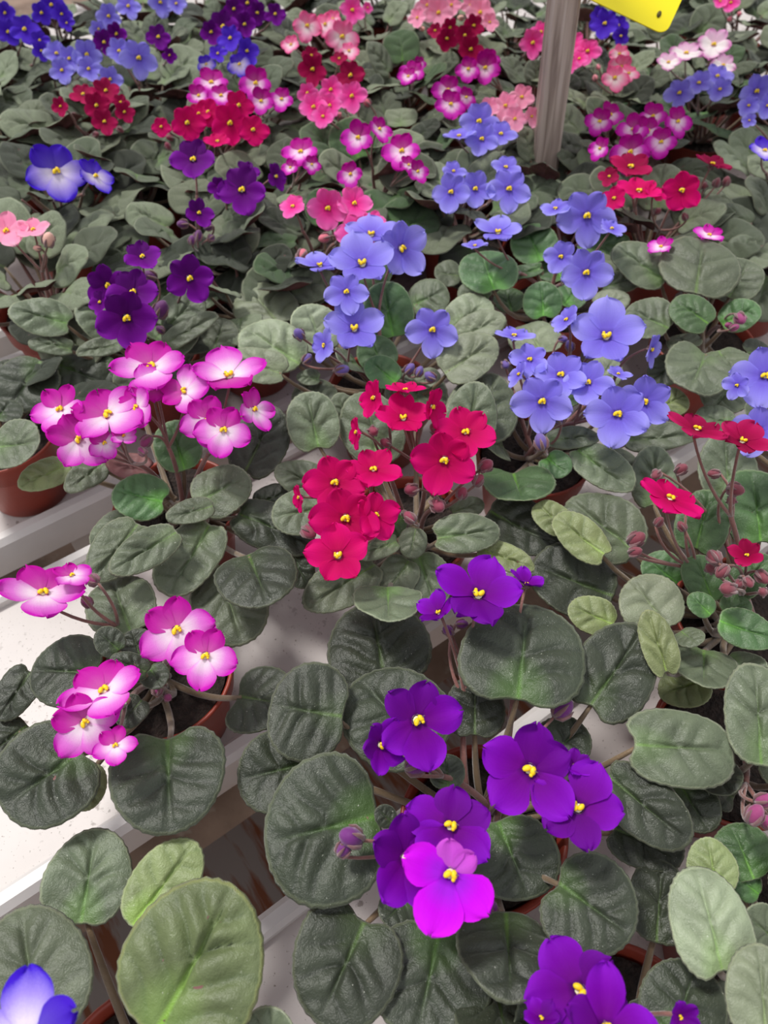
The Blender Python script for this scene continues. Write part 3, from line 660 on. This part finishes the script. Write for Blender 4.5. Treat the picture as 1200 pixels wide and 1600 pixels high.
p = Plant('violet with small periwinkle flowers one above another over fresh green leaves', 850, 446)
for a in [(775,462,750,388,90,3,'g'),(722,432,678,424,38,1,'m'),(770,468,715,455,40,1,'m'),(848,412,820,350,72,1,'g'),(850,502,845,438,60,1,'g'),(880,482,905,440,54,1,'g'),
          (900,396,985,374,48,1,'g'),(852,418,783,436,22,3,'g'),(925,482,984,465,42,1,'l'),(935,452,1003,432,34,1,'m'),(800,490,790,450,50,0,'g'),(880,440,860,400,60,0,'g')]: p.leaf(*a)
p.flowers('B', [(877,401,56,0,.1,0),(916,426,80,0,.05,0),(917,337,88,0,0,0),(868,327,50,-.2,.8,0),(955,358,46,.4,.6,0),(778,364,74,0,.8,180),(742,385,42,-.2,.7,0)], z=.155)
p.buds('B', [(912,378,14)])
p = Plant('violet with bunched dark purple flowers and one set apart to their right', 222, 532)
for a in [(116,508,13,480,56,3,'m'),(118,546,44,532,30,2,'m'),(196,538,118,550,28,2,'m'),(190,532,128,466,68,1,'m'),(240,536,312,458,70,2,'m'),(252,542,340,490,34,3,'m'),(268,556,308,502,38,2,'m'),
          (330,556,352,496,62,1,'m'),(185,560,150,610,60,0,'d'),(250,570,280,600,70,0,'d'),(215,480,200,430,60,0,'m'),(290,480,330,440,60,0,'m')]: p.leaf(*a)
p.flowers('D', [(168,446,70,-.1,.1,20),(208,457,82,0,.35,0),(198,497,96,0,0,0),(222,402,62,.1,.6,0),(296,435,76,0,0,0),(157,472,42,-.4,.2,0)], z=.155)
p.buds('D', [(252,483,24,.13),(235,430,16),(285,475,14,.12),(312,480,14,.12),(250,515,12,.12)])
p = Plant('violet without flowers in a red pot standing on the white bench at the left edge', -5, 668)
for a in [(66,562,12,640,88,2,'d'),(72,562,168,600,84,1,'d'),(-12,700,62,690,80,3,'m'),(-10,660,18,625,60,2,'d'),(20,610,5,560,60,1,'d')]: p.leaf(*a)
p.rosette(5, .045, 'mdd')
# ---- rows behind, from near to far
def far(label, u, v, tones, fl, n=13, size=.05, **kw):
    tones += 'ld'; n += 3; size *= 1.08
    z = kw.pop('z', .155); bud = kw.pop('bud', None); sp = kw.pop('spread', 1.0)
    q = Plant(label, u, v, small=.87 if v < 330 else 1); q.rosette(n, size, tones, a0=q.rnd.random()*6, spread=sp)
    for kind, rows in fl: q.flowers(kind, rows, z=z, dz=.01)
    if bud: q.buds(bud[0], bud[1])
    return q
far('violet with purple flowers on tall stalks, left of the hot pink one in the middle', 318, 400, 'mmml', [('D', [(310,333,48,.1,.2),(378,297,78,0,.25),(302,250,72,0,.5),(342,292,36,-.2,0),(430,276,46,.5,.2),(385,268,42,0,.4)])], 15, .06,
    bud=('D', [(285,350,14),(310,368,14),(325,355,12),(330,372,12),(300,375,12)]))
far('violet with pale pink flowers and a round pink bud at the left edge', 50, 440, 'mmdl', [('L', [(10,362,72,-.1,.5),(52,360,54,.2,.7)])], 15, .058, z=.15, bud=('L', [(76,374,20,.15),(58,388,10,.14)]))
far('violet with one big blue and white flower and a second in profile, upper left', 112, 350, 'mmdl', [('W', [(88,268,94,0,.15),(148,276,64,.5,.5)])], 15, .06, bud=('W', [(120,258,14),(88,310,12)]))
far('violet with a stack of hot pink flowers above the periwinkle ones, centre', 505, 415, 'mmgd', [('H', [(512,325,66,0,0),(553,318,58,.1,.3),(556,366,68,0,.2),(458,323,46,-.2,.6),(582,348,42,.4,.4)])], 12, .055, bud=('H', [(506,372,15),(472,398,18)]))
far('violet with three round periwinkle flowers in a line, above the centre right', 752, 372, 'mgml', [('B', [(705,300,62,-.1,.1),(742,295,60,0,.1),(795,295,68,.05,.1),(708,268,40,.2,.3),(790,262,48,0,.4)])], 14, .06)
far('violet with a heap of periwinkle flowers right under the pale pink one, upper middle', 748, 262, 'mmld', [('B', [(748,190,64,0,.05),(753,217,54,0,.1),(717,214,52,-.2,.7),(782,210,50,.3,.4)])], 12, .05)
far('violet with loose magenta and white flowers on long brown stalks, upper middle', 585, 318, 'mmgl', [('N', [(560,215,56,-.1,.2),(592,202,46,.4,.3),(628,236,62,0,.1),(548,272,44,-.1,.1),(652,268,40,.4,.2),(638,258,34,.2,.3)])], 13, .055)
far('violet with three small magenta flowers, left of the loose magenta one in the upper middle', 440, 318, 'mmgl', [('N', [(470,238,58,-.1,.55),(487,257,30,0,.1),(454,262,30,-.2,.3)])], 13, .055)
far('violet with a single crimson flower facing forward and others seen edge on, upper right', 1018, 388, 'mmmd', [('R', [(1065,297,64,0,0),(998,300,70,0,.85),(960,310,44,-.3,.2),(1022,304,40,.3,.7)]), ('K', [(985,262,70,0,.7),(1112,258,62,.2,.8),(952,276,34,-.4,.2)])], 15, .06,
    bud=('K', [(1028,330,10),(1070,338,10),(1100,290,12),(1120,285,12),(1135,283,12)]))
far('violet with a dense mass of magenta and white flowers right of the wooden post', 1000, 298, 'mmmd', [('N', [(937,190,44,-.1,.1),(953,180,46,.1,.4),(985,237,62,0,.1),(1033,222,50,.1,.1),(990,203,54,0,.4),(1020,182,46,-.1,.2),(1058,190,50,.4,.3),(938,232,38,-.4,.1),(1012,205,48,0,.2)])], 13, .055)
far('violet with a mass of bright crimson flowers, upper left of the middle', 330, 262, 'mmml', [('R', [(292,192,56,0,0),(360,192,64,0,0),(395,203,50,.2,.1),(252,198,32,-.2,0),(325,175,46,0,.2),(372,165,50,0,.3),(340,222,42,0,.7),(310,178,38,0,.3)])], 13, .055,
    bud=('R', [(265,215,10),(262,228,10)]))
far('violet with a small cluster of dark crimson flowers, upper left', 162, 240, 'mmll', [('K', [(165,142,42,0,.1),(150,165,44,0,.1),(163,190,40,0,0),(194,175,32,.3,0),(95,166,30,-.2,0),(130,148,42,0,.5),(188,160,30,.3,.2)])], 15, .06,
    bud=('K', [(115,180,8),(150,210,9),(188,203,9)]))
far('violet with magenta and white flowers behind the bright crimson mass', 400, 205, 'mmml', [('N', [(330,130,56,0,.4),(400,130,54,0,.2),(408,158,44,0,.1),(440,155,40,.1,.1),(345,150,44,0,.3),(310,150,40,-.1,.3)])], 13, .052)
far('violet with pale periwinkle flowers in a wide heap, upper left', 92, 160, 'mmll', [('B', [(97,110,40,0,.1),(135,85,48,0,.1),(108,92,40,0,.2),(138,108,40,0,.3),(88,84,42,0,.3)])], 14, .055)
far('violet with one wide periwinkle flower right of the periwinkle heap, upper left', 215, 165, 'mlll', [('B', [(186,80,42,0,.1),(217,90,56,0,0),(172,124,42,0,.1)])], 14, .06)
far('violet with deep blue flowers cut by the left edge near the top', 35, 128, 'mmld', [('I', [(38,46,48,0,.1),(62,63,30,0,0),(64,79,30,0,0),(12,50,40,0,.2),(8,20,34,0,.1)])], 13, .05)
far('violet with deep blue flowers at the top left, behind the edge one', 95, 72, 'mld', [('I', [(80,8,42,0,.1),(96,22,32,0,0),(65,20,36,0,.1),(104,36,24,0,0)])], 11, .045, spread=.8)
far('violet with small dark purple flowers between the periwinkle plants, upper left', 250, 120, 'mmll', [('D', [(182,53,36,0,.1),(162,66,38,0,.1),(247,58,40,0,.1),(265,86,24,0,0)])], 13, .05)
far('violet with periwinkle flowers at the top edge, left', 215, 55, 'mll', [('B', [(170,25,40,0,.1),(200,10,38,0,.1),(154,45,28,0,0),(250,4,42,0,.1),(275,6,32,0,.1)])], 12, .05)
far('violet with dense dark purple flowers at the top, left of the pinks', 370, 78, 'mml', [('D', [(348,42,52,0,.1),(330,50,36,-.1,0),(382,38,38,0,0),(386,5,40,0,.1),(365,14,34,0,.1),(402,20,34,0,0),(430,22,34,0,.1)])], 12, .05)
far('violet with deep blue flowers with pale lips under the dark purple cluster, top', 368, 158, 'mml', [('I', [(360,60,42,0,.2),(385,80,40,.2,.3),(340,84,30,0,.2)]), ('W', [(374,100,38,0,.1),(322,100,30,0,.1)])], 12, .05)
far('violet with pink and white flowers, top middle left', 510, 105, 'mmll', [('J', [(480,40,46,0,.2),(535,57,54,0,.1),(508,38,38,0,.2),(545,80,32,0,.4),(455,70,32,-.2,.5),(520,30,30,0,.4)])], 13, .052)
far('violet with crimson flowers between the pink ones, top middle left', 528, 170, 'mmm', [('K', [(489,108,48,0,0),(548,118,50,0,.1),(486,87,32,0,.1),(530,92,28,0,.4)])], 11, .05)
far('violet with a ball of hot pink flowers left of the loose magenta one', 520, 230, 'mmgl', [('H', [(517,140,42,0,0),(550,150,48,0,0),(490,167,46,0,.1),(480,145,34,-.1,.1),(505,182,38,0,.2),(515,165,40,0,.2)])], 13, .052, bud=('H', [(573,160,12),(545,185,8),(530,180,8)]))
far('violet with a single hot pink flower at the top edge', 565, 68, 'mld', [('H', [(550,16,42,0,.1),(574,12,18,.3,0)])], 12, .052)
far('violet with pale pink flowers at the top edge, right of the middle', 715, 75, 'mml', [('L', [(685,20,48,0,.1),(668,8,38,0,.1),(750,20,48,0,.1),(735,8,34,0,.1),(652,28,32,-.2,.2),(705,8,34,0,.2),(765,35,30,.1,.2)])], 12, .05, bud=('L', [(720,28,9),(660,45,8)]))
far('violet with small dark crimson flowers under the pale pink heap, top', 715, 118, 'mml', [('K', [(703,43,30,0,0),(698,60,36,0,0),(726,55,36,0,0),(735,77,42,0,0),(740,40,34,0,.2),(680,48,26,0,.1)])], 12, .05)
far('violet with a single magenta flower pair among plain leaves, top middle', 640, 165, 'mmgl', [('N', [(645,113,40,.1,.3),(638,120,34,-.2,.6),(655,100,24,.2,.1)])], 14, .058)
far('violet with magenta and white flowers just left of the wooden post', 770, 148, 'mml', [('N', [(758,106,50,0,.1),(732,108,40,-.1,.2),(765,92,34,.1,.2)])], 11, .048)
far('violet with dark-eyed magenta flowers above the periwinkle heap, upper middle', 690, 218, 'mml', [('N', [(700,141,50,0,.2),(704,163,48,0,.2),(728,152,34,.2,.2)])], 12, .05)
far('violet with salmon pink flowers touching the left side of the wooden post', 818, 215, 'mml', [('L', [(790,165,44,0,.2),(815,152,42,.1,.1),(765,168,36,0,.2),(804,186,42,0,.2),(830,182,34,.3,.3)])], 10, .048)
far('violet with hot pink flowers half hidden behind the wooden post', 850, 128, 'mml', [('H', [(832,67,44,0,.1),(845,50,36,0,.1),(893,72,44,0,.1),(918,80,42,.1,.1),(890,102,30,0,.2),(905,92,30,0,.4)])], 12, .05)
far('violet with pink flowers paling to white lips, right of the wooden post', 960, 175, 'mml', [('J', [(970,104,40,.1,0),(960,122,46,0,.2),(968,84,32,-.1,.1),(982,115,34,.1,.4)])], 12, .05, bud=('J', [(930,122,9),(935,105,8)]))
far('violet with a small knot of deep blue flowers left of the yellow trap', 960, 82, 'mld', [('I', [(945,37,46,0,.1),(966,40,34,0,0),(970,56,28,0,0),(935,25,28,0,.1)])], 12, .05)
far('violet with white pink-edged flowers below the yellow trap', 1092, 150, 'gggm', [('Q', [(1072,84,50,0,.5),(1115,70,52,0,.3),(1130,102,38,0,.2),(1044,98,38,-.2,.5)])], 13, .05)
far('violet with periwinkle flowers right below the white pink-edged ones', 1105, 205, 'ggmm', [('B', [(1062,145,46,0,.1),(1092,130,44,0,.2),(1120,120,48,0,.5),(1125,140,40,0,.2)])], 13, .052)
far('violet with periwinkle flowers cut by the right edge near the top', 1190, 228, 'mml', [('B', [(1182,142,54,0,0),(1170,165,34,0,0),(1171,188,24,0,0),(1200,165,38,0,.2)])], 12, .05)
far('violet with a blue and white flower cut by the right edge, upper right', 1222, 305, 'mml', [('W', [(1194,236,52,0,.6)])], 12, .055)
far('violet of plain grey leaves at the right edge, above the big round leaves', 1205, 395, 'mml', [], 13, .055)
far('violet of plain leaves at the top right with a few tiny pink flowers', 1150, 62, 'mml', [('H', [(1142,4,30,0,.2),(1125,2,24,0,.2)])], 14, .055, bud=('H', [(1155,22,8),(1140,30,8)]))
far('violet of plain leaves behind the yellow trap', 1040, 100, 'mml', [], 13, .055)
far('violet of plain leaves at the left edge between dark crimson and pale pink ones', 8, 262, 'mml', [], 14, .058)
far('violet of plain leaves left of the small dark crimson cluster, at the left edge', 20, 185, 'mml', [], 13, .058)
far('violet of plain leaves between the purple and the hot pink ones, upper middle', 415, 370, 'mml', [], 11, .052)
far('violet of plain leaves between the pinks and the pale pink heap at the top', 622, 92, 'mml', [], 13, .055)
far('violet of plain leaves at the top edge between purple and pink flowers', 455, 55, 'mld', [], 12, .052)
far('violet of plain leaves at the top edge just left of the wooden post', 800, 60, 'mml', [], 12, .052)
far('violet of plain leaves left of the deep blue knot at the top edge', 895, 20, 'mml', [], 11, .05)
far('violet of plain leaves at the top right corner', 1195, 130, 'mml', [], 12, .052)
far('violet of plain leaves between the blue and white flower and the purple ones, upper left', 205, 300, 'mml', [], 12, .055)
far('violet of plain leaves at the top edge, second from the upper left corner', 300, 40, 'mml', [], 11, .05)
far('violet of plain leaves at the top edge right of the yellow trap', 1105, 22, 'mml', [], 13, .055)
far('violet of plain leaves at the top edge between hot pink and pale pink flowers', 620, 30, 'mml', [], 12, .055)
far('violet of plain leaves behind the deep blue flowers, at the left edge', 12, 95, 'mml', [], 12, .055)
for q in ALL: q.stalks()
